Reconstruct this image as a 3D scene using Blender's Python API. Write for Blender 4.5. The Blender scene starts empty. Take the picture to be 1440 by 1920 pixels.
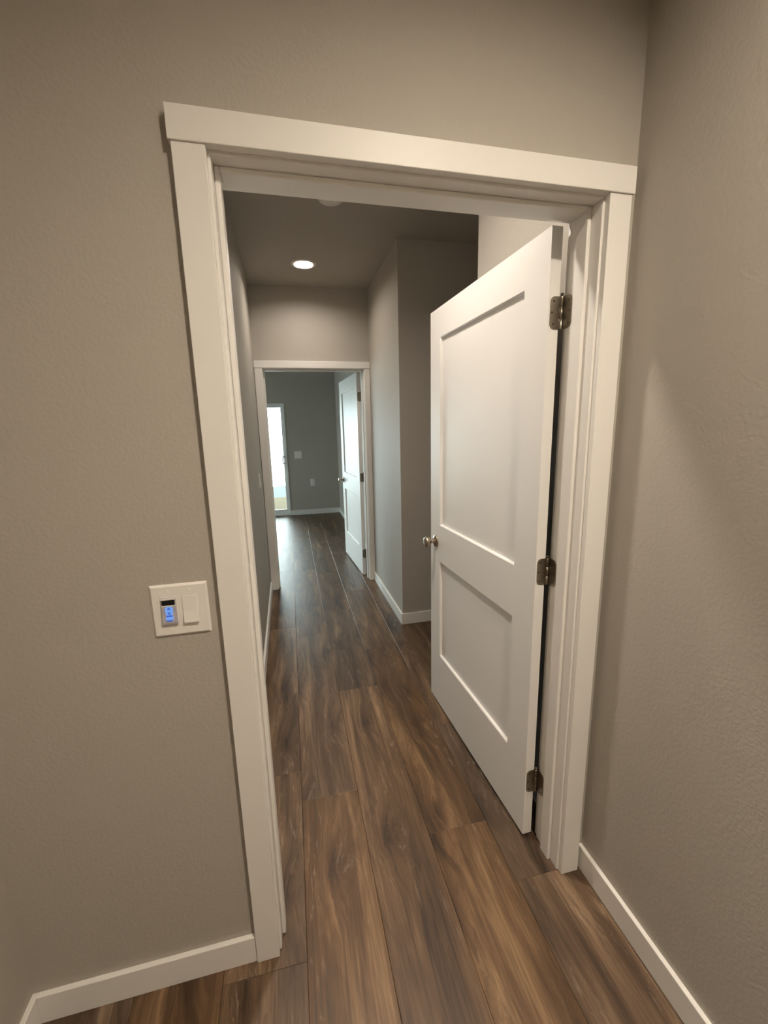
import bpy, bmesh, math, random
from mathutils import Vector, Matrix
random.seed(7)
S = bpy.context.scene
C = S.collection
PI = math.pi

# ------------------------------------------------------------------ camera
F = 780.65                                   # focal length in pixels of the 1440x1920 frame
cam_d = bpy.data.cameras.new('camera'); cam = bpy.data.objects.new('camera', cam_d); C.objects.link(cam)
cam_d.sensor_fit = 'VERTICAL'; cam_d.sensor_height = 24.0; cam_d.lens = 24.0 * F / 1920.0
cam_d.clip_start = .02; cam_d.clip_end = 500
yaw, pit, roll = -.2246, -.195, .0239
Rz = Matrix.Rotation(yaw, 3, 'Z'); Rx = Matrix.Rotation(pit, 3, 'X'); Ry = Matrix.Rotation(roll, 3, 'Y')
M3 = Rz @ Rx @ Ry                            # columns: right, forward, up
r_, f_, u_ = M3.col[0], M3.col[1], M3.col[2]
MW = Matrix(((r_[0], u_[0], -f_[0], .1096), (r_[1], u_[1], -f_[1], -.9916), (r_[2], u_[2], -f_[2], 1.4987), (0, 0, 0, 1)))
cam.matrix_world = MW
S.camera = cam

# ------------------------------------------------------------------ world, exposure
W_ = bpy.data.worlds.new('overcast_sky'); S.world = W_; W_.use_nodes = True
bg = W_.node_tree.nodes['Background']; bg.inputs[0].default_value = (.86, .97, 1.0, 1); bg.inputs[1].default_value = 13.0
S.view_settings.view_transform = 'Standard'; S.view_settings.look = 'None'
S.view_settings.exposure = 0.1; S.view_settings.gamma = 1.0; S.view_settings.use_curve_mapping = False
LAMP_COL, LAMP_WARM = (1.0, .885, .76, 1), (1.0, .855, .68, 1)
LAMP_NEAR, LAMP_FILL, LAMP_DOOR, LAMP_FAR = 1120.0, 150.0, 545.0, 240.0

# ------------------------------------------------------------------ materials
def mat(name, col, rough=.5, metal=0.0, spec=.5, bump=None, coat=0.0):
    m = bpy.data.materials.new(name); m.use_nodes = True
    nt = m.node_tree; b = nt.nodes['Principled BSDF']
    b.inputs['Base Color'].default_value = (*col, 1); b.inputs['Roughness'].default_value = rough
    b.inputs['Metallic'].default_value = metal; b.inputs['Specular IOR Level'].default_value = spec
    b.inputs['Coat Weight'].default_value = coat
    if bump:
        scale, strength, dist = bump
        tc = nt.nodes.new('ShaderNodeTexCoord'); n = nt.nodes.new('ShaderNodeTexNoise'); bp = nt.nodes.new('ShaderNodeBump')
        n.inputs['Scale'].default_value = scale; n.inputs['Detail'].default_value = 2.0; n.inputs['Roughness'].default_value = .5
        bp.inputs['Strength'].default_value = strength; bp.inputs['Distance'].default_value = dist
        nt.links.new(tc.outputs['Object'], n.inputs['Vector']); nt.links.new(n.outputs['Fac'], bp.inputs['Height'])
        nt.links.new(bp.outputs['Normal'], b.inputs['Normal'])
    return m
def emit(name, col, strength, base=(.8, .8, .8)):
    m = bpy.data.materials.new(name); m.use_nodes = True; nt = m.node_tree
    b = nt.nodes['Principled BSDF']; b.inputs['Base Color'].default_value = (*base, 1)
    b.inputs['Emission Color'].default_value = (*col[:3], 1); b.inputs['Emission Strength'].default_value = strength
    return m
PAINT = mat('greige_wall_paint', (.43, .40, .355), .62, bump=(115, .42, .0022), spec=.35)
CEIL = mat('greige_ceiling_paint', (.43, .40, .355), .8, bump=(150, .35, .0012), spec=.2)
TRIM = mat('white_trim_enamel', (.78, .765, .735), .46)
DOORM = mat('white_door_enamel', (.80, .79, .77), .45)
NICKEL = mat('satin_nickel', (.46, .40, .33), .27, 1.0)
HINGE = mat('hinge_nickel', (.30, .265, .215), .36, 1.0)
SCREW = mat('dark_screw', (.10, .08, .06), .45, .8)
PLASTIC = mat('white_plastic', (.80, .775, .74), .32)
PLASTIC2 = mat('white_vinyl', (.80, .80, .79), .4)
SILVER = mat('silver_plastic', (.50, .48, .52), .4, .2)
BLACK = mat('black_display', (.004, .004, .005), .15)
DARK = mat('dark_slot', (.03, .03, .03), .6)
BLUE1 = emit('keypad_light_blue', (.18, .42, 1.0), .62, (.10, .14, .25))
BLUE2 = emit('keypad_deep_blue', (.03, .14, .80), .62, (.03, .05, .15))
PURPLE = mat('lavender_key', (.42, .40, .52), .4)
SUB = mat('dark_underlay', (.035, .025, .018), .9)
GROUND = mat('pale_snowy_ground', (.60, .60, .60), .9, bump=(3, .5, .05))
HILL = mat('grey_gravel_bank', (.085, .090, .092), 1.0, spec=0.0)
PATIO = mat('weathered_deck_board', (.080, .068, .049), 1.0, spec=0.0)
def glass_mat():
    m = bpy.data.materials.new('clear_pane'); m.use_nodes = True; nt = m.node_tree; nt.nodes.clear()
    o = nt.nodes.new('ShaderNodeOutputMaterial'); t = nt.nodes.new('ShaderNodeBsdfTransparent'); g = nt.nodes.new('ShaderNodeBsdfGlossy')
    mx = nt.nodes.new('ShaderNodeMixShader'); fr = nt.nodes.new('ShaderNodeFresnel'); fr.inputs[0].default_value = 1.45
    t.inputs[0].default_value = (.93, .97, .96, 1); g.inputs['Roughness'].default_value = .01
    nt.links.new(fr.outputs[0], mx.inputs[0]); nt.links.new(t.outputs[0], mx.inputs[1]); nt.links.new(g.outputs[0], mx.inputs[2])
    nt.links.new(mx.outputs[0], o.inputs[0]); return m
GLASS = glass_mat()

def plank_mat():
    m = bpy.data.materials.new('brown_vinyl_plank'); m.use_nodes = True; nt = m.node_tree; L = nt.links.new
    b = nt.nodes['Principled BSDF']
    N = lambda t: nt.nodes.new(t)
    tc = N('ShaderNodeTexCoord'); oi = N('ShaderNodeObjectInfo')
    rnd = oi.outputs['Random']
    def math_(op, a, b_=None, c_=None):
        n = N('ShaderNodeMath'); n.operation = op
        for i, v in enumerate((a, b_, c_)):
            if v is None: continue
            if isinstance(v, (int, float)): n.inputs[i].default_value = v
            else: L(v, n.inputs[i])
        return n.outputs[0]
    src = [tc.outputs['Object']]
    def noise(sc, detail, dist, woff, rough=.55, scale=1.0):
        mp = N('ShaderNodeMapping'); mp.inputs['Scale'].default_value = sc; L(src[0], mp.inputs['Vector'])
        n = N('ShaderNodeTexNoise'); n.noise_dimensions = '4D'; n.inputs['Scale'].default_value = scale
        n.inputs['Detail'].default_value = detail; n.inputs['Distortion'].default_value = dist; n.inputs['Roughness'].default_value = rough
        L(mp.outputs[0], n.inputs['Vector']); L(math_('MULTIPLY_ADD', rnd, 57.0, woff), n.inputs['W'])
        return n.outputs['Fac']
    def ramp(fac, stops):
        r = N('ShaderNodeValToRGB'); e = r.color_ramp.elements
        while len(e) < len(stops): e.new(.5)
        for el, (p, c) in zip(e, stops): el.position = p; el.color = (*c, 1) if len(c) == 3 else c
        L(fac, r.inputs[0]); return r.outputs[0]
    def mix(bt, fac, a, b_):
        n = N('ShaderNodeMix'); n.data_type = 'RGBA'; n.blend_type = bt
        if isinstance(fac, (int, float)): n.inputs[0].default_value = fac
        else: L(fac, n.inputs[0])
        for i, v in ((6, a), (7, b_)):
            if isinstance(v, tuple): n.inputs[i].default_value = (*v, 1)
            else: L(v, n.inputs[i])
        return n.outputs[2]
    # knots: a few irregular dark eyes per plank
    off = N('ShaderNodeCombineXYZ'); L(math_('MULTIPLY', rnd, 137.0), off.inputs[0]); L(math_('MULTIPLY', rnd, 71.0), off.inputs[1])
    wob = noise((26, 9, 1), 3.0, .0, 31.0)
    wo = N('ShaderNodeCombineXYZ'); L(math_('MULTIPLY', wob, .55), wo.inputs[0]); L(math_('MULTIPLY', wob, .40), wo.inputs[1])
    mp = N('ShaderNodeMapping'); mp.inputs['Scale'].default_value = (6.5, 2.3, 0); L(tc.outputs['Object'], mp.inputs['Vector'])
    a1 = N('ShaderNodeVectorMath'); a1.operation = 'ADD'; L(mp.outputs[0], a1.inputs[0]); L(off.outputs[0], a1.inputs[1])
    a2 = N('ShaderNodeVectorMath'); a2.operation = 'ADD'; L(a1.outputs[0], a2.inputs[0]); L(wo.outputs[0], a2.inputs[1])
    vo = N('ShaderNodeTexVoronoi'); vo.voronoi_dimensions = '2D'; vo.inputs['Scale'].default_value = 1.0; L(a2.outputs[0], vo.inputs['Vector'])
    sep = N('ShaderNodeSeparateColor'); L(vo.outputs['Color'], sep.inputs[0])
    pick = math_('GREATER_THAN', sep.outputs[0], .50)
    near = math_('MULTIPLY', ramp(vo.outputs['Distance'], [(.0, (1, 1, 1)), (.50, (0, 0, 0))]), pick)
    warp = N('ShaderNodeCombineXYZ'); L(math_('MULTIPLY', near, .045), warp.inputs[0]); L(math_('MULTIPLY', near, .12), warp.inputs[1])
    wv_ = N('ShaderNodeVectorMath'); wv_.operation = 'ADD'; L(tc.outputs['Object'], wv_.inputs[0]); L(warp.outputs[0], wv_.inputs[1])
    src[0] = wv_.outputs[0]
    # long heartwood / sapwood streaks
    streak = noise((9, 1.0, 1), 5.0, 1.3, 0.0, .62)
    col = ramp(streak, [(.31, (.036, .0190, .0088)), (.42, (.082, .0465, .0225)), (.52, (.116, .068, .0345)), (.61, (.172, .105, .056)), (.72, (.275, .180, .100))])
    mid = noise((46, 2.2, 1), 4.0, .7, 71.0, .6)
    col = mix('MULTIPLY', .75, col, ramp(mid, [(.30, (.50, .45, .40)), (.52, (1, 1, 1)), (.70, (1.35, 1.33, 1.30))]))
    # cathedral figure
    fig = noise((5, .55, 1), 2.0, 1.6, 11.0)
    wv = math_('SINE', math_('MULTIPLY', fig, 60.0))
    col = mix('MULTIPLY', .38, col, ramp(math_('MULTIPLY_ADD', wv, .5, .5), [(.0, (.62, .58, .55)), (.6, (1, 1, 1))]))
    # fine grain
    fine = noise((210, 4.5, 1), 3.0, .2, 23.0)
    col = mix('MULTIPLY', .6, col, ramp(fine, [(.3, (.50, .47, .45)), (.62, (1.12, 1.12, 1.12))]))
    kn = ramp(vo.outputs['Distance'], [(.03, (.20, .16, .13)), (.09, (.42, .36, .32)), (.24, (.86, .83, .80)), (.36, (1, 1, 1))])
    col = mix('MULTIPLY', math_('MULTIPLY', pick, .72), col, kn)
    # pale chalky scuffs printed in the pattern
    sc1 = noise((60, 14, 1), 5.0, .6, 41.0, .7); sc2 = noise((9, 1.4, 1), 2.0, .4, 47.0)
    smask = math_('MULTIPLY', ramp(sc1, [(.55, (0, 0, 0)), (.66, (1, 1, 1))]), ramp(sc2, [(.52, (0, 0, 0)), (.66, (1, 1, 1))]))
    col = mix('MIX', math_('MULTIPLY', smask, .65), col, (.30, .23, .165))
    # plank to plank tone
    hs = N('ShaderNodeHueSaturation'); L(col, hs.inputs['Color'])
    L(math_('MULTIPLY_ADD', rnd, .28, .98), hs.inputs['Value'])
    L(math_('MULTIPLY_ADD', math_('FRACT', math_('MULTIPLY', rnd, 7.31)), .25, .85), hs.inputs['Saturation'])
    L(hs.outputs[0], b.inputs['Base Color'])
    L(math_('MULTIPLY_ADD', fine, .14, .36), b.inputs['Roughness'])
    b.inputs['Specular IOR Level'].default_value = .5
    bp = N('ShaderNodeBump'); bp.inputs['Strength'].default_value = .16; bp.inputs['Distance'].default_value = .0008
    L(fine, bp.inputs['Height']); L(bp.outputs[0], b.inputs['Normal'])
    return m
PLANK = plank_mat()

# ------------------------------------------------------------------ builders
def obj(name, bm, m, parent=None, loc=(0, 0, 0), rot=(0, 0, 0), smooth=False):
    me = bpy.data.meshes.new(name); bmesh.ops.recalc_face_normals(bm, faces=bm.faces[:])
    if smooth:
        for f in bm.faces: f.smooth = True
    bm.to_mesh(me); bm.free()
    for mm in (m if isinstance(m, (list, tuple)) else [m]): me.materials.append(mm)
    o = bpy.data.objects.new(name, me); C.objects.link(o); o.location = loc; o.rotation_euler = rot
    if parent: o.parent = parent
    return o
def tag(o, label, cat, group=None, kind=None):
    o['label'] = label; o['category'] = cat
    if group: o['group'] = group
    if kind: o['kind'] = kind
    return o
def thing(name, label, cat, loc=(0, 0, 0), rotz=0, group=None, kind=None):
    o = bpy.data.objects.new(name, None); C.objects.link(o); o.location = loc; o.rotation_euler = (0, 0, rotz)
    o.empty_display_size = .1
    return tag(o, label, cat, group, kind)
def add_box(bm, x0, x1, y0, y1, z0, z1, bevel=0.0, seg=1):
    vs = [bm.verts.new((x, y, z)) for x in (x0, x1) for y in (y0, y1) for z in (z0, z1)]
    fs = [(0, 1, 3, 2), (4, 6, 7, 5), (0, 4, 5, 1), (2, 3, 7, 6), (0, 2, 6, 4), (1, 5, 7, 3)]
    faces = [bm.faces.new([vs[i] for i in f]) for f in fs]
    if bevel:
        es = list({e for f in faces for e in f.edges})
        bmesh.ops.bevel(bm, geom=es, offset=bevel, segments=seg, affect='EDGES', profile=.5)
def box(*a, **k):
    bm = bmesh.new(); add_box(bm, *a, **k); return bm
def boxes(lst, **k):
    bm = bmesh.new()
    for a in lst: add_box(bm, *a, **k)
    return bm
def prism(poly, t0, t1, axis='z'):
    bm = bmesh.new()
    def P(a, b, t):
        return {'z': (a, b, t), 'y': (a, t, b), 'x': (t, a, b)}[axis]
    lo = [bm.verts.new(P(a, b, t0)) for a, b in poly]; hi = [bm.verts.new(P(a, b, t1)) for a, b in poly]
    bm.faces.new(lo); bm.faces.new(hi[::-1]); n = len(poly)
    for i in range(n): bm.faces.new((lo[i], lo[(i+1) % n], hi[(i+1) % n], hi[i]))
    return bm
def lathe(prof, n=40, axis='z', mtx=None):
    """prof = [(radius, height)...]; revolved round the axis"""
    bm = bmesh.new(); rings = []
    for r, h in prof:
        if r < 1e-6: rings.append([bm.verts.new((0, 0, h))])
        else: rings.append([bm.verts.new((r*math.cos(2*PI*i/n), r*math.sin(2*PI*i/n), h)) for i in range(n)])
    for a, b in zip(rings, rings[1:]):
        for i in range(n):
            j = (i+1) % n
            if len(a) == 1 and len(b) == 1: continue
            if len(a) == 1: bm.faces.new((a[0], b[i], b[j]))
            elif len(b) == 1: bm.faces.new((a[i], a[j], b[0]))
            else: bm.faces.new((a[i], a[j], b[j], b[i]))
    if mtx is not None: bmesh.ops.transform(bm, matrix=mtx, verts=bm.verts[:])
    return bm
def rounded_rect(x0, x1, y0, y1, r, n=6, corners=(1, 1, 1, 1)):
    pts = []
    for k, (cx, cy, a0) in enumerate(((x1-r, y1-r, 0), (x0+r, y1-r, PI/2), (x0+r, y0+r, PI), (x1-r, y0+r, 1.5*PI))):
        if corners[k]:
            pts += [(cx+r*math.cos(a0+PI/2*i/n), cy+r*math.sin(a0+PI/2*i/n)) for i in range(n+1)]
        else: pts.append(((x1, y1), (x0, y1), (x0, y0), (x1, y0))[k])
    return pts
def struct(name, bm, m, label, cat, parent=None):
    o = obj(name, bm, m, parent)
    if parent is None: tag(o, label, cat, kind='structure')
    return o

# ------------------------------------------------------------------ dimensions (metres), from the photograph
W1 = .9185                     # first opening between the jambs: x 0..W1
HC = 2.056                     # underside of the head casing
CW, HH, OH = .0630, .0606, .005
ZC = 2.736                     # ceiling
YF, YB = .018, .140            # near partition faces
XR, XL = 1.010, -.624          # side walls of the near room
HXL, HXR = -.1213, .9115       # side walls of the hallway
YC = 1.943                     # where the hallway narrows
YE = 2.9886                    # hall end wall
YE2 = YE + .122
AX, AY = 1.012, .925          # short wall behind the open door
Y3 = 6.693                     # far wall of the far room
X3R = 1.022
YN = -2.6
BH, BT = .0875, .0135

# ------------------------------------------------------------------ floor: every plank its own piece
floor = obj('floor', boxes([(-3.7, 2.8, YN-.2, Y3+.05, -.04, -.0085)]), SUB); tag(floor, 'brown wood-look plank floor running from the near room through the hallway', 'floor', kind='structure')
PWD, PX0, DRIFT = .2315, .0715, .0095
known = {-2: [-.9, .42, 1.9], -1: [-1.45, -.03, .674, 2.12, 3.5, 4.4, 5.8], 0: [-1.0, .514, 1.965, 3.485, 4.78, 6.0], 1: [-1.6, -.31, 1.215, 2.35, 3.33, 4.3, 5.6],
         2: [-1.2, .255, 1.64, 2.75, 4.0, 4.75, 6.1], 3: [-1.45, .027, .80, 2.156, 3.69, 5.1], 4: [-.75, .7, 1.5]}
ang = -math.atan(DRIFT)
def plank(x0, x1, y0, y1):
    g = .0003; c = .0013
    x0 += g; x1 -= g; y0 += g; y1 -= g
    hx, hy = (x1-x0)/2, (y1-y0)/2
    bm = bmesh.new()
    top = [bm.verts.new((sx*(hx-c), sy*(hy-c), 0)) for sx, sy in ((-1, -1), (1, -1), (1, 1), (-1, 1))]
    mid = [bm.verts.new((sx*hx, sy*hy, -.0010)) for sx, sy in ((-1, -1), (1, -1), (1, 1), (-1, 1))]
    low = [bm.verts.new((sx*hx, sy*hy, -.0084)) for sx, sy in ((-1, -1), (1, -1), (1, 1), (-1, 1))]
    bm.faces.new(top); bm.faces.new(low[::-1])
    for i in range(4):
        j = (i+1) % 4
        bm.faces.new((mid[i], mid[j], top[j], top[i])); bm.faces.new((low[i], low[j], mid[j], mid[i]))
    cx, cy = (x0+x1)/2, (y0+y1)/2
    o = obj('plank', bm, PLANK, floor, (cx*math.cos(ang)-cy*math.sin(ang), cx*math.sin(ang)+cy*math.cos(ang), 0), (0, 0, ang))
    return o
rp = random.Random(3)
for k in range(-15, 11):
    xa, xb = PX0+k*PWD, PX0+(k+1)*PWD
    if k <= -4: ya, yb = 3.0, Y3+.02
    elif k >= 5: ya, yb = .9, 2.1
    elif k == 4: ya, yb = YN, 5.0 if False else Y3+.02
    else: ya, yb = YN, Y3+.02
    if xb < -3.5: continue
    es = [e for e in known.get(k, []) if ya < e < yb]
    if not es: es = [ya + rp.uniform(.3, 1.3)]
    while es[0] - ya > 1.52: es.insert(0, es[0]-rp.uniform(1.1, 1.5))
    while yb - es[-1] > 1.52: es.append(es[-1]+rp.uniform(1.1, 1.5))
    cuts = [ya] + [e for e in es if ya+.05 < e < yb-.05] + [yb]
    for a, b in zip(cuts, cuts[1:]): plank(xa, xb, a, b)

# ------------------------------------------------------------------ walls and ceiling
jt = .018                                                      # jamb board thickness
O1 = (-jt, W1+jt, HC+.012)
X2, W2 = -.0465, .8985                                         # second opening
O2 = (X2-jt, X2+W2+jt, HC+.012)
struct('wall_doorway', boxes([(XL-.12, O1[0], YF, YB, 0, ZC), (O1[1], AX+.12, YF, YB, 0, ZC), (O1[0], O1[1], YF, YB, O1[2], ZC)]), PAINT, 'greige partition wall that holds the open doorway and the timer switch', 'wall')
struct('wall_right', box(XR, XR+.06, YN, YF, 0, ZC), PAINT, 'greige side wall beside the hinge casing with a pale light patch', 'wall')
struct('wall_left', box(XL-.12, XL, YN, YF, 0, ZC), PAINT, 'greige side wall left of the timer switch, at the baseboard corner', 'wall')
struct('wall_back', box(XL-.12, XR+.06, YN-.12, YN, 0, ZC), PAINT, 'greige wall behind the viewer closing the near room', 'wall')
struct('wall_hall_left', box(HXL-.12, HXL, YB, YE, 0, ZC), PAINT, 'greige long hallway wall opposite the open door', 'wall')
struct('wall_hall_alcove', box(AX, AX+.12, YB, AY, 0, ZC), PAINT, 'greige short wall behind the open near door', 'wall')
struct('wall_passage_near', box(AX+.12, 2.6, AY-.12, AY, 0, ZC), PAINT, 'greige near wall of the side passage off the hallway', 'wall')
struct('wall_passage_far', box(HXR+.12, 2.6, YC, YC+.12, 0, ZC), PAINT, 'greige dim wall of the side passage facing the near doorway', 'wall')
struct('wall_passage_end', box(2.6, 2.72, AY-.12, YC+.12, 0, ZC), PAINT, 'greige wall closing the end of the side passage', 'wall')
struct('wall_hall_right', box(HXR, HXR+.12, YC, YE, 0, ZC), PAINT, 'greige narrow hallway wall next to the far white door', 'wall')
struct('wall_hall_end', boxes([(-3.6, O2[0], YE, YE2, 0, ZC), (O2[1], X3R+.12, YE, YE2, 0, ZC), (O2[0], O2[1], YE, YE2, O2[2], ZC)]), PAINT, 'greige hallway end wall above and around the far doorway', 'wall')
SX0, SX1, SZ = -2.30, .118, 1.990                              # sliding door opening
struct('wall_far', boxes([(-3.6, SX0, Y3, Y3+.15, 0, ZC), (SX1, X3R+.12, Y3, Y3+.15, 0, ZC), (SX0, SX1, Y3, Y3+.15, SZ, ZC)]), PAINT, 'grey-green far room wall around the sliding glass door', 'wall')
struct('wall_far_right', box(X3R, X3R+.12, YE2, Y3, 0, ZC), PAINT, 'greige far room wall behind the far white door', 'wall')
WY0, WY1, WZ0, WZ1 = 4.7, 6.3, .75, 2.1  # unseen window opening, added to bring more daylight into the far room
struct('wall_far_left', boxes([(-3.62, -3.5, YE2, WY0, 0, ZC), (-3.62, -3.5, WY1, Y3, 0, ZC), (-3.62, -3.5, WY0, WY1, 0, WZ0), (-3.62, -3.5, WY0, WY1, WZ1, ZC)]), PAINT, 'greige far room wall holding the added unseen window', 'wall')
wn = thing('added_window_1', 'added unseen white framed window that brightens the far room from the side', 'window', (-3.56, (WY0+WY1)/2, WZ0), kind='structure')
wl = (WY1-WY0)/2; wh = WZ1-WZ0
obj('added_window_frame', boxes([(-.04, .06, -wl, -wl+.05, 0, wh), (-.04, .06, wl-.05, wl, 0, wh), (-.04, .06, -wl+.05, wl-.05, 0, .05), (-.04, .06, -wl+.05, wl-.05, wh-.05, wh), (-.03, .03, -.03, .03, .05, wh-.05)], bevel=.002), PLASTIC2, wn)
for a_, b_ in ((-wl+.05, -.03), (.03, wl-.05)): obj('pane', box(-.004, .002, a_-.004, b_+.004, .046, wh-.046), GLASS, wn)
CANS = ((.328, 2.49), (.300, .560), (.678, -1.105), (-.10, -2.05))            # recessed lights; the last is an added fill light
ceil = struct('ceiling', boxes([(XL-.12, 2.72, YN-.12, YE, ZC, ZC+.1)]), CEIL, 'flat greige ceiling with a round recessed light', 'ceiling')
cut = bmesh.new()
for cx, cy in CANS:
    b2 = lathe([(0, ZC-.05), (.080, ZC-.05), (.080, ZC+.07), (0, ZC+.07)], 48, mtx=Matrix.Translation((cx, cy, 0)))
    me_ = bpy.data.meshes.new('tmp'); b2.to_mesh(me_); b2.free(); cut.from_mesh(me_); bpy.data.meshes.remove(me_)
cutter = obj('cutter', cut, CEIL)
md = ceil.modifiers.new('holes', 'BOOLEAN'); md.operation = 'DIFFERENCE'; md.object = cutter; md.solver = 'EXACT'
bpy.context.view_layer.update()
ev = ceil.evaluated_get(bpy.context.evaluated_depsgraph_get()); nm = bpy.data.meshes.new_from_object(ev)
ceil.modifiers.clear(); ceil.data = nm; bpy.data.objects.remove(cutter)
struct('ceiling_far', box(-3.6, X3R+.12, YE, Y3+.15, ZC, ZC+.1), CEIL, 'flat ceiling of the far room beyond the hall end', 'ceiling')

# ------------------------------------------------------------------ door frames
def door_frame(name, label, x0, W, y0, depth, cwl=CW, cwr=CW, ohl=OH, ohr=OH, back=True):
    t = thing(name, label, 'door frame', (x0, y0, 0), kind='structure')
    yf, yb = .018, .018+depth; r = .006; hj = HC-r                # local: casing face at y=0
    for a, b in ((-r-cwl, -r), (W+r, W+r+cwr)): obj('casing', box(a, b, 0, yf, 0, HC, bevel=.0016, seg=2), TRIM, t)
    obj('header', box(-r-cwl-ohl, W+r+cwr+ohr, -.004, yf, HC, HC+HH, bevel=.0016, seg=2), TRIM, t)
    for a, b in ((-jt, 0), (W, W+jt)): obj('jamb', box(a, b, yf, yb, 0, hj, bevel=.0018, seg=2), TRIM, t)
    obj('head_jamb', box(-jt, W+jt, yf, yb, hj, hj+jt, bevel=.0018, seg=2), TRIM, t)
    s0, s1, st = .055, .099, .0115
    for a, b in ((0, st), (W-st, W)): obj('stop', box(a, b, s0, s1, 0, hj, bevel=.0028, seg=2), TRIM, t)
    obj('head_stop', box(st, W-st, s0, s1, hj-st, hj, bevel=.0028, seg=2), TRIM, t)
    obj('strike_plate', box(-.0005, .0012, s1+.004, yb-.004, .898, .956, bevel=.0003), HINGE, t)
    if back:
        for a, b in ((-r-.063, -r), (W+r, W+r+.063)): obj('casing', box(a, b, yb, yb+.018, 0, HC, bevel=.0016, seg=2), TRIM, t)
        obj('header', box(-r-.068, W+r+.068, yb, yb+.022, HC, HC+HH, bevel=.0016, seg=2), TRIM, t)
    return t
door_frame('trim_1', 'white flat casing and jamb around the near open doorway', 0, W1, 0, YB-YF)
door_frame('trim_2', 'white flat casing around the far doorway at the hall end', X2, W2, YE-.018, YE2-YE, cwl=HXL*-1+X2-.006-.004, cwr=HXR-(X2+W2+.006)-.002, ohl=.002, ohr=.0005)

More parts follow.
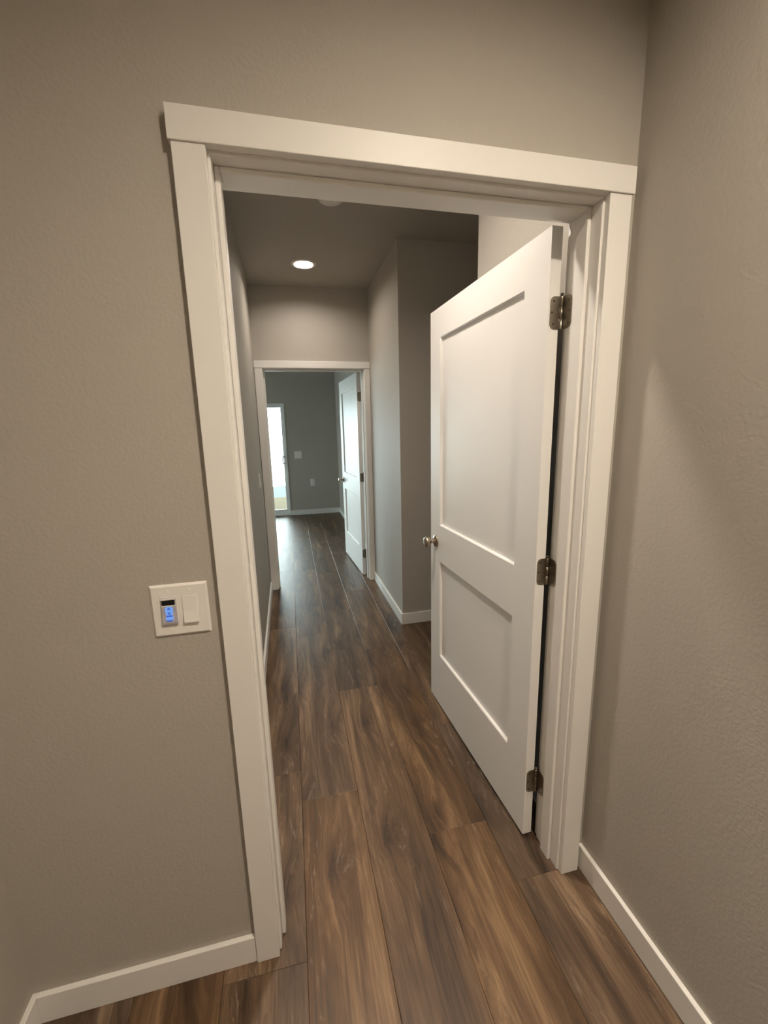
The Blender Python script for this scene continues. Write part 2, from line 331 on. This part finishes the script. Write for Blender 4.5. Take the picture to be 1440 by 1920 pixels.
# ------------------------------------------------------------------ two panel doors with hinges and knob
def door_leaf(name, label, hx, hy, th, wd, jamb_x):
    a = PI/2-th
    t = thing(name, label, 'door', (hx, hy, 0), a, kind='structure')
    T, D, I = .035, .0125, .0055
    ys = [0, .1225, wd-.117, wd]; zs = [.012, .301, .828, 1.019, 1.913, 2.044]
    bm = bmesh.new(); V = {}
    def v(x, y, z):
        k = (round(x, 5), round(y, 5), round(z, 5))
        if k not in V: V[k] = bm.verts.new((x, y, z))
        return V[k]
    def quad(*p): bm.faces.new([v(*q) for q in p])
    for X, sgn in ((0, 1), (T, -1)):
        for i in range(3):
            for j in range(5):
                y0, y1, z0, z1 = ys[i], ys[i+1], zs[j], zs[j+1]
                if i == 1 and j in (1, 3):
                    xi = X+sgn*D; o_ = [(y0, z0), (y1, z0), (y1, z1), (y0, z1)]; n_ = [(y0+I, z0+I), (y1-I, z0+I), (y1-I, z1-I), (y0+I, z1-I)]
                    xm = X+sgn*.003; m_ = [(y0+.0042, z0+.0042), (y1-.0042, z0+.0042), (y1-.0042, z1-.0042), (y0+.0042, z1-.0042)]
                    for q in range(4):
                        w = (q+1) % 4
                        quad((X, *o_[q]), (X, *o_[w]), (xm, *m_[w]), (xm, *m_[q]))
                        quad((xm, *m_[q]), (xm, *m_[w]), (xi, *n_[w]), (xi, *n_[q]))
                else: quad((X, y0, z0), (X, y1, z0), (X, y1, z1), (X, y0, z1))
    for i in range(3):
        for Z in (zs[0], zs[-1]): quad((0, ys[i], Z), (T, ys[i], Z), (T, ys[i+1], Z), (0, ys[i+1], Z))
    for j in range(5):
        for Y in (0, wd): quad((0, Y, zs[j]), (T, Y, zs[j]), (T, Y, zs[j+1]), (0, Y, zs[j+1]))
    obj('slab', bm, DOORM, t)
    for j in (1, 3):
        obj('panel', box(D-.0004, T-D+.0004, ys[1]+I-.002, ys[2]-I+.002, zs[j]+I-.002, zs[j+1]-I+.002), DOORM, t)
    # knob set, one each side
    prof_rose = [(0, 0), (.0325, 0), (.0325, .003), (.031, .0062), (.025, .009), (.0185, .0115), (.0135, .015), (.0115, .019)]
    prof_knob = [(.0115, .0185), (.0108, .026), (.0125, .031), (.0185, .0345), (.0245, .040), (.0272, .047), (.0272, .0525), (.0250, .0590), (.0215, .0625), (.0180, .0645), (.0105, .0655), (0, .0658)]
    for X, sg in ((0, -1), (T, 1)):
        mt = Matrix.Translation((X, wd-.0685, .927)) @ Matrix.Rotation(sg*PI/2, 4, 'Y')
        k = obj('knob', lathe(prof_knob, 40, mtx=mt), NICKEL, t, smooth=True); k['label'] = 'satin nickel round door knob'
        obj('rose', lathe(prof_rose, 40, mtx=mt), NICKEL, k, smooth=True)
    obj('latch_plate', box(.006, .029, wd-.0004, wd+.0008, .90, .955), HINGE, t)
    # hinges
    px, py = T+.0065, -.0025                                    # pin axis, local
    ca, sa = math.cos(a), math.sin(a)
    def to_local(wx, wy): dx, dy = wx-hx, wy-hy; return (dx*ca+dy*sa, -dx*sa+dy*ca)
    pwx, pwy = hx+px*ca-py*sa, hy+px*sa+py*ca
    for zc in (1.818, 1.033, .238):
        hh = .0445
        h = obj('hinge', lathe([(0, zc-hh), (.0052, zc-hh), (.0055, zc-hh+.001), (.0055, zc-hh*.36), (.005, zc-hh*.355), (.005, zc-hh*.345), (.0055, zc-hh*.34), (.0055, zc+hh*.34), (.005, zc+hh*.345), (.005, zc+hh*.355), (.0055, zc+hh*.36), (.0055, zc+hh-.001), (.0052, zc+hh), (0, zc+hh)], 20, mtx=Matrix.Translation((px, py, 0))), HINGE, t, smooth=True)
        h['label'] = 'bronze-toned nickel butt hinge with rounded leaves'
        obj('pin', lathe([(0, zc+hh), (.0034, zc+hh), (.0034, zc+hh+.006), (.0052, zc+hh+.0065), (.0052, zc+hh+.009), (0, zc+hh+.0095)], 16, mtx=Matrix.Translation((px, py, 0))), HINGE, h, smooth=True)
        obj('leaf', prism(rounded_rect(.005, px, zc-hh, zc+hh, .015, 6, (0, 1, 1, 0)), -.0022, .0006, 'y'), HINGE, h)
        for sx, sz in ((.0155, .031), (.0105, 0), (.0155, -.031)):
            obj('screw', lathe([(0, .0006), (.0034, .0006), (.0030, -.0004), (0, -.0006)], 12, mtx=Matrix.Translation((sx, -.0022, zc+sz)) @ Matrix.Rotation(PI/2, 4, 'X')), SCREW, h)
        bmj = prism(rounded_rect(pwy-.036, pwy, zc-hh, zc+hh, .015, 6, (0, 1, 1, 0)), jamb_x-.0022, jamb_x+.0004, 'x')
        add_box(bmj, min(pwx, jamb_x)-.001, jamb_x, pwy-.0025, pwy, zc-hh, zc+hh)
        for vv in bmj.verts: vv.co.x, vv.co.y = to_local(vv.co.x, vv.co.y)
        obj('leaf', bmj, HINGE, h)
        for sy, sz in ((-.0255, .031), (-.0305, 0), (-.0255, -.031)):
            lx, ly = to_local(jamb_x-.0022, pwy+sy)
            obj('screw', lathe([(0, -.0006), (.0034, -.0006), (.0030, .0004), (0, .0006)], 12, mtx=Matrix.Translation((lx, ly, zc+sz)) @ Matrix.Rotation(-a, 4, 'Z') @ Matrix.Rotation(-PI/2, 4, 'Y')), SCREW, h)
    return t
door_leaf('door_1', 'white two-panel door standing open in the near doorway', .8696, .152, 1.5295, .906, W1)
door_leaf('door_2', 'white two-panel door standing open at the hallway end', .8075, YE-.018+.152, 1.508, .893, X2+W2)

# ------------------------------------------------------------------ baseboards
def base(name, x0, x1, y0, y1, label):
    struct(name, box(x0, x1, y0, y1, 0, BH, bevel=.0015), TRIM, label, 'baseboard')
e = .0005
base('baseboard_left', XL, XL+BT, YN, YF, 'white baseboard on the side wall at the floor corner')
base('baseboard_doorway', XL+BT, -.006-CW-e, YF-BT, YF, 'white baseboard under the timer switch')
base('baseboard_right', XR-BT, XR, YN, YF, 'white baseboard beside the hinge-side casing of the near doorway')
base('baseboard_hall_left', HXL, HXL+BT, YB+.023, YE-.019, 'white baseboard on the long hallway wall')
base('baseboard_hall_right', HXR-BT, HXR, YC-BT, YE-.019, 'white baseboard below the narrow hallway wall')
base('baseboard_passage', HXR, 2.6, YC-BT, YC, 'white baseboard below the dim side passage wall')
base('baseboard_alcove', AX-BT, AX, YB+.023, AY+BT, 'white baseboard on the short wall behind the near door')
base('baseboard_passage_near', AX, 2.6, AY, AY+BT, 'white baseboard on the near wall of the side passage')
base('baseboard_far', SX1+e, X3R-BT, Y3-BT, Y3, 'white baseboard under the wall outlet in the far room')
base('baseboard_far_right', X3R-BT, X3R, YE2+.03, Y3, 'white baseboard on the wall behind the far door')

# ------------------------------------------------------------------ sliding glass door
sd = thing('door_3', 'white framed sliding glass door bright with daylight in the far room', 'sliding door', ((SX0+SX1)/2, Y3, 0), kind='structure')
hw = (SX1-SX0)/2
fo = .032
obj('frame', boxes([(-hw, -hw+fo, -.008, .12, .004, SZ), (hw-fo, hw, -.008, .12, .004, SZ), (-hw+fo, hw-fo, -.008, .12, SZ-fo, SZ)], bevel=.002), PLASTIC2, sd)
obj('track', boxes([(-hw+fo, hw-fo, -.012, .12, .002, .034)], bevel=.002), PLASTIC2, sd)
def sash(x0, x1, y0):
    st = .034; y1 = y0+.036
    s = obj('sash', boxes([(x0, x0+st, y0, y1, .034, SZ-fo), (x1-st, x1, y0, y1, .034, SZ-fo), (x0+st, x1-st, y0, y1, SZ-fo-.036, SZ-fo), (x0+st, x1-st, y0, y1, .034, .114)], bevel=.002), PLASTIC2, sd)
    obj('pane', box(x0+st-.004, x1-st+.004, y0+.015, y0+.021, .110, SZ-fo-.032), GLASS, s)
    return s
s1 = sash(-.02, hw-fo, .012); sash(-hw+fo, .03, .056)
hb = bmesh.new()
hxp = hw-fo-.016
for z in (.955, 1.065): add_box(hb, hxp-.010, hxp+.006, -.024, .012, z-.012, z+.012, bevel=.002)
add_box(hb, hxp-.040, hxp-.020, -.030, -.014, .940, 1.080, bevel=.003)
for z in (.950, 1.070): add_box(hb, hxp-.036, hxp+.006, -.028, -.014, z-.009, z+.009, bevel=.003)
obj('handle', hb, mat('grey_handle', (.42, .43, .42), .4), s1)

# outside: a board deck, a grey bank beyond it, pale ground
deck = thing('deck', 'weathered beige board deck outside the sliding glass door', 'deck', (-.5, Y3+.2, -.10), kind='structure')
for k in range(19):
    obj('deck_board', box(-3.0, 3.0, k*.146, k*.146+.140, -.028, random.uniform(-.002, .002), bevel=.003), PATIO, deck)
struct('ground', boxes([(-60, 60, Y3+3.05, 110, -.7, -.45), (-60, -3.66, -20, Y3+3.05, -.7, -.45)]), GROUND, 'pale ground beyond the deck', 'ground')
rg = bmesh.new(); vb = []
for i in range(25):
    x = -6+i*.5; h = -.09+.12*(x+.3)+.03*math.sin(i*1.3)
    vb.append((rg.verts.new((x, 10.4, -.5)), rg.verts.new((x, 11.6, max(-.45, min(.5, h)))), rg.verts.new((x, 13.0, -.5))))
for A, B in zip(vb, vb[1:]):
    rg.faces.new((A[0], B[0], B[1], A[1])); rg.faces.new((A[1], B[1], B[2], A[2]))
struct('bank', rg, HILL, 'low grey bank behind the deck outside the glass door', 'bank')
pl = bpy.data.lights.new('window_portal', 'AREA'); pl.shape = 'RECTANGLE'; pl.size = 2*hw-.1; pl.size_y = SZ-.2; pl.cycles.is_portal = True
po = bpy.data.objects.new('window_portal', pl); C.objects.link(po); po.location = ((SX0+SX1)/2, Y3+.2, 1.0); po.rotation_euler = (PI/2, 0, PI)
po.rotation_euler = (-PI/2, 0, 0)
pl2 = bpy.data.lights.new('added_window_portal', 'AREA'); pl2.shape = 'RECTANGLE'; pl2.size = wh-.1; pl2.size_y = 2*wl-.1; pl2.cycles.is_portal = True
po2 = bpy.data.objects.new('added_window_portal', pl2); C.objects.link(po2); po2.location = (-3.66, (WY0+WY1)/2, (WZ0+WZ1)/2); po2.rotation_euler = (0, -PI/2, 0)

# ------------------------------------------------------------------ recessed lights
def downlight(label, x, y, strength, col=LAMP_COL, group='recessed hallway lights', dp=.030):
    t = thing('recessed_light', label, 'ceiling light', (x, y, ZC), 0, group)
    obj('trim_ring', lathe([(.066, dp+.001), (.0655, dp), (.0700, -.0035), (.0725, -.0050), (.080, -.0050), (.0925, -.0028), (.094, -.0010), (.094, -.0002), (.079, -.0002), (.0775, dp+.001), (.066, dp+.001)], 48), PLASTIC, t, smooth=True)
    obj('lens', lathe([(0, dp-.001), (.045, dp-.0008), (.0662, dp), (.0662, dp+.0012), (0, dp+.0012)], 48), emit('lamp_glow', col, strength), t)
    return t
downlight('lit round recessed ceiling light before the far doorway', *CANS[0], LAMP_FAR)
downlight('round recessed ceiling light just inside the near open door', *CANS[1], LAMP_DOOR)
downlight('round recessed ceiling light in the near room close to the doorway', *CANS[2], LAMP_NEAR, LAMP_WARM, 'recessed near room lights', .030)
downlight('added unseen fill light by the near room back wall, built as a recessed light', *CANS[3], LAMP_FILL, LAMP_WARM, 'recessed near room lights', .030)  # added behind the camera to brighten the walls and the door

# ------------------------------------------------------------------ smoke detector
t = thing('smoke_detector', 'round white smoke detector on the hallway ceiling', 'smoke detector', (.426, 1.497, ZC))
obj('base', lathe([(0, -.0003), (.070, -.0003), (.070, -.010), (.066, -.012), (0, -.012)], 40), PLASTIC, t)
obj('cover', lathe([(.064, -.0125), (.066, -.016), (.0655, -.026), (.060, -.034), (.048, -.039), (.015, -.041), (0, -.041)], 40), PLASTIC, t, smooth=True)
obj('test_button', lathe([(0, -.0408), (.010, -.0408), (.0095, -.0428), (0, -.0432)], 20, mtx=Matrix.Translation((.022, -.012, 0))), PLASTIC2, t)

# ------------------------------------------------------------------ switch plates
def plate_bm(w, h, t=.0058, b=.0045):
    bm = bmesh.new()
    lo = [bm.verts.new((sx*w/2, 0, sz*h/2)) for sx, sz in ((-1, -1), (1, -1), (1, 1), (-1, 1))]
    md = [bm.verts.new((sx*w/2, -t*.25, sz*h/2)) for sx, sz in ((-1, -1), (1, -1), (1, 1), (-1, 1))]
    hi = [bm.verts.new((sx*(w/2-b), -t, sz*(h/2-b))) for sx, sz in ((-1, -1), (1, -1), (1, 1), (-1, 1))]
    bm.faces.new(lo); bm.faces.new(hi)
    for i in range(4):
        j = (i+1) % 4
        bm.faces.new((lo[i], lo[j], md[j], md[i])); bm.faces.new((md[i], md[j], hi[j], hi[i]))
    return bm
def rocker_bm(cx, w=.0315, h=.066, y=-.0058):
    bm = bmesh.new(); x0, x1 = cx-w/2, cx+w/2; z0, z1 = -h/2, h/2
    prof = [(z0, y+.001), (z0, y-.0062), (z0+.003, y-.0070), (-.002, y-.0032), (z1-.003, y-.0014), (z1, y-.001), (z1, y+.001)]
    a = [bm.verts.new((x0, yy, zz)) for zz, yy in prof]; b = [bm.verts.new((x1, yy, zz)) for zz, yy in prof]
    bm.faces.new(a); bm.faces.new(b)
    for i in range(len(prof)):
        j = (i+1) % len(prof); bm.faces.new((a[i], a[j], b[j], b[i]))
    return bm
def surround_bm(cx, w=.0335, h=.0675, y=-.0058):
    return boxes([(cx-w/2, cx-w/2+.0018, y-.0006, y+.001, -h/2, h/2), (cx+w/2-.0018, cx+w/2, y-.0006, y+.001, -h/2, h/2), (cx-w/2, cx+w/2, y-.0012, y+.001, h/2-.0018, h/2), (cx-w/2, cx+w/2, y-.0006, y+.001, -h/2, -h/2+.0012)])
def screw_bm(x, z, y=-.0058):
    return lathe([(0, .0008), (.0026, .0006), (.003, 0), (0, 0)], 14, mtx=Matrix.Translation((x, y, z)) @ Matrix.Rotation(PI/2, 4, 'X'))

sw = thing('timer_switch', 'white double wall plate with blue-lit timer keypad and rocker switch', 'light switch', (-.1578, YF, 1.0943))
fp = obj('face_plate', plate_bm(.1255, .1275), PLASTIC, sw)
tx, rx = -.0235, .0225
for x in (tx, rx):
    for z in (.0482, -.0482):
        s = obj('screw', screw_bm(x, z), PLASTIC, fp)
obj('rocker', rocker_bm(rx), PLASTIC, sw); obj('rocker_surround', surround_bm(rx), PLASTIC, sw)
# timer: silver body bulging at the foot, black display, lit keypad
bm = bmesh.new(); yy = -.0058
prof = [(-.0335, yy+.001), (-.0335, yy-.0030), (-.031, yy-.0062), (-.027, yy-.0070), (-.010, yy-.0052), (.012, yy-.0038), (.0325, yy-.0034), (.0335, yy-.0024), (.0335, yy+.001)]
A = [bm.verts.new((tx-.0158, q, z)) for z, q in prof]; B = [bm.verts.new((tx+.0158, q, z)) for z, q in prof]
bm.faces.new(A); bm.faces.new(B)
for i in range(len(prof)): j = (i+1) % len(prof); bm.faces.new((A[i], A[j], B[j], B[i]))
tm = obj('timer', bm, SILVER, sw)
obj('timer_surround', surround_bm(tx), PLASTIC, sw)
obj('display', box(tx-.0138, tx+.0138, yy-.0046, yy-.003, .0155, .0285), BLACK, tm)
obj('display_bezel', boxes([(tx-.0152, tx+.0152, yy-.0050, yy-.003, .0285, .0322), (tx-.0152, tx+.0152, yy-.0050, yy-.003, .0130, .0155)]), PLASTIC, tm)
ky = -.0115
def poly_y(pts, d=.0006): return prism(pts, ky-d, ky+.006, 'y')
oct_ = [(tx-.0075, .0115), (tx+.0075, .0115), (tx+.0095, .004), (tx+.006, -.0095), (tx-.006, -.0095), (tx-.0095, .004)]
obj('keypad', poly_y([(a, b) for a, b in [(tx-.006, .0118), (tx+.006, .0118), (tx+.0085, .007), (tx+.0075, -.0085), (tx-.0075, -.0085), (tx-.0085, .007)]], 0), BLUE1, tm)
obj('arrow_key', poly_y([(tx-.0030, .0052), (tx+.0030, .0052), (tx+.0030, .0080), (tx, .0108), (tx-.0030, .0080)]), BLUE2, tm)
obj('arrow_key', poly_y([(tx-.0030, -.0014), (tx+.0030, -.0014), (tx+.0030, -.0040), (tx, -.0068), (tx-.0030, -.0040)]), BLUE2, tm)
for sx in (-1, 1):
    obj('side_key', prism([(tx+sx*.0115+.0030*math.cos(q*PI/8), .0028+.0048*math.sin(q*PI/8)) for q in range(16)], ky+.0008, ky+.004, 'y'), PURPLE, tm)
ky = -.0131
obj('bar_key', poly_y(rounded_rect(tx-.0085, tx+.0085, -.0195, -.0125, .002, 3)), BLUE1, tm)
obj('bar_key', poly_y(rounded_rect(tx-.0060, tx+.0060, -.0118, -.0093, .001, 3)), BLUE2, tm)
obj('bar_key', poly_y(rounded_rect(tx-.0055, tx+.0055, -.0228, -.0205, .001, 3)), BLUE2, tm)

# hallway side wall single switch
hs = thing('light_switch', 'small white rocker switch on the long hallway wall', 'light switch', (HXL, 2.53, 1.115), PI/2)
obj('face_plate', plate_bm(.072, .118), PLASTIC, hs); obj('rocker', rocker_bm(0), PLASTIC, hs)
# far room double switch and outlet
fs = thing('double_switch', 'white square double switch plate between glass door and corner', 'light switch', (.310, Y3, 1.092))
obj('face_plate', plate_bm(.130, .130), PLASTIC, fs)
for x in (-.023, .023): obj('rocker', rocker_bm(x), PLASTIC, fs)
ol = thing('wall_outlet', 'white wall outlet plate low on the far room wall', 'outlet', (.540, Y3, .587))
obj('face_plate', plate_bm(.080, .130), PLASTIC, ol)
for z in (.0195, -.0195):
    rc = obj('receptacle', prism([(.0172*math.cos(q*PI/12)*.92, z+.0150*math.sin(q*PI/12)) for q in range(24)], -.0085, -.005, 'y'), PLASTIC, ol)
    obj('slot', boxes([(-.0068, -.0048, -.0088, -.0082, z-.002, z+.006), (.0048, .0068, -.0088, -.0082, z-.002, z+.006), (-.0018, .0018, -.0088, -.0082, z-.009, z-.005)]), DARK, rc)
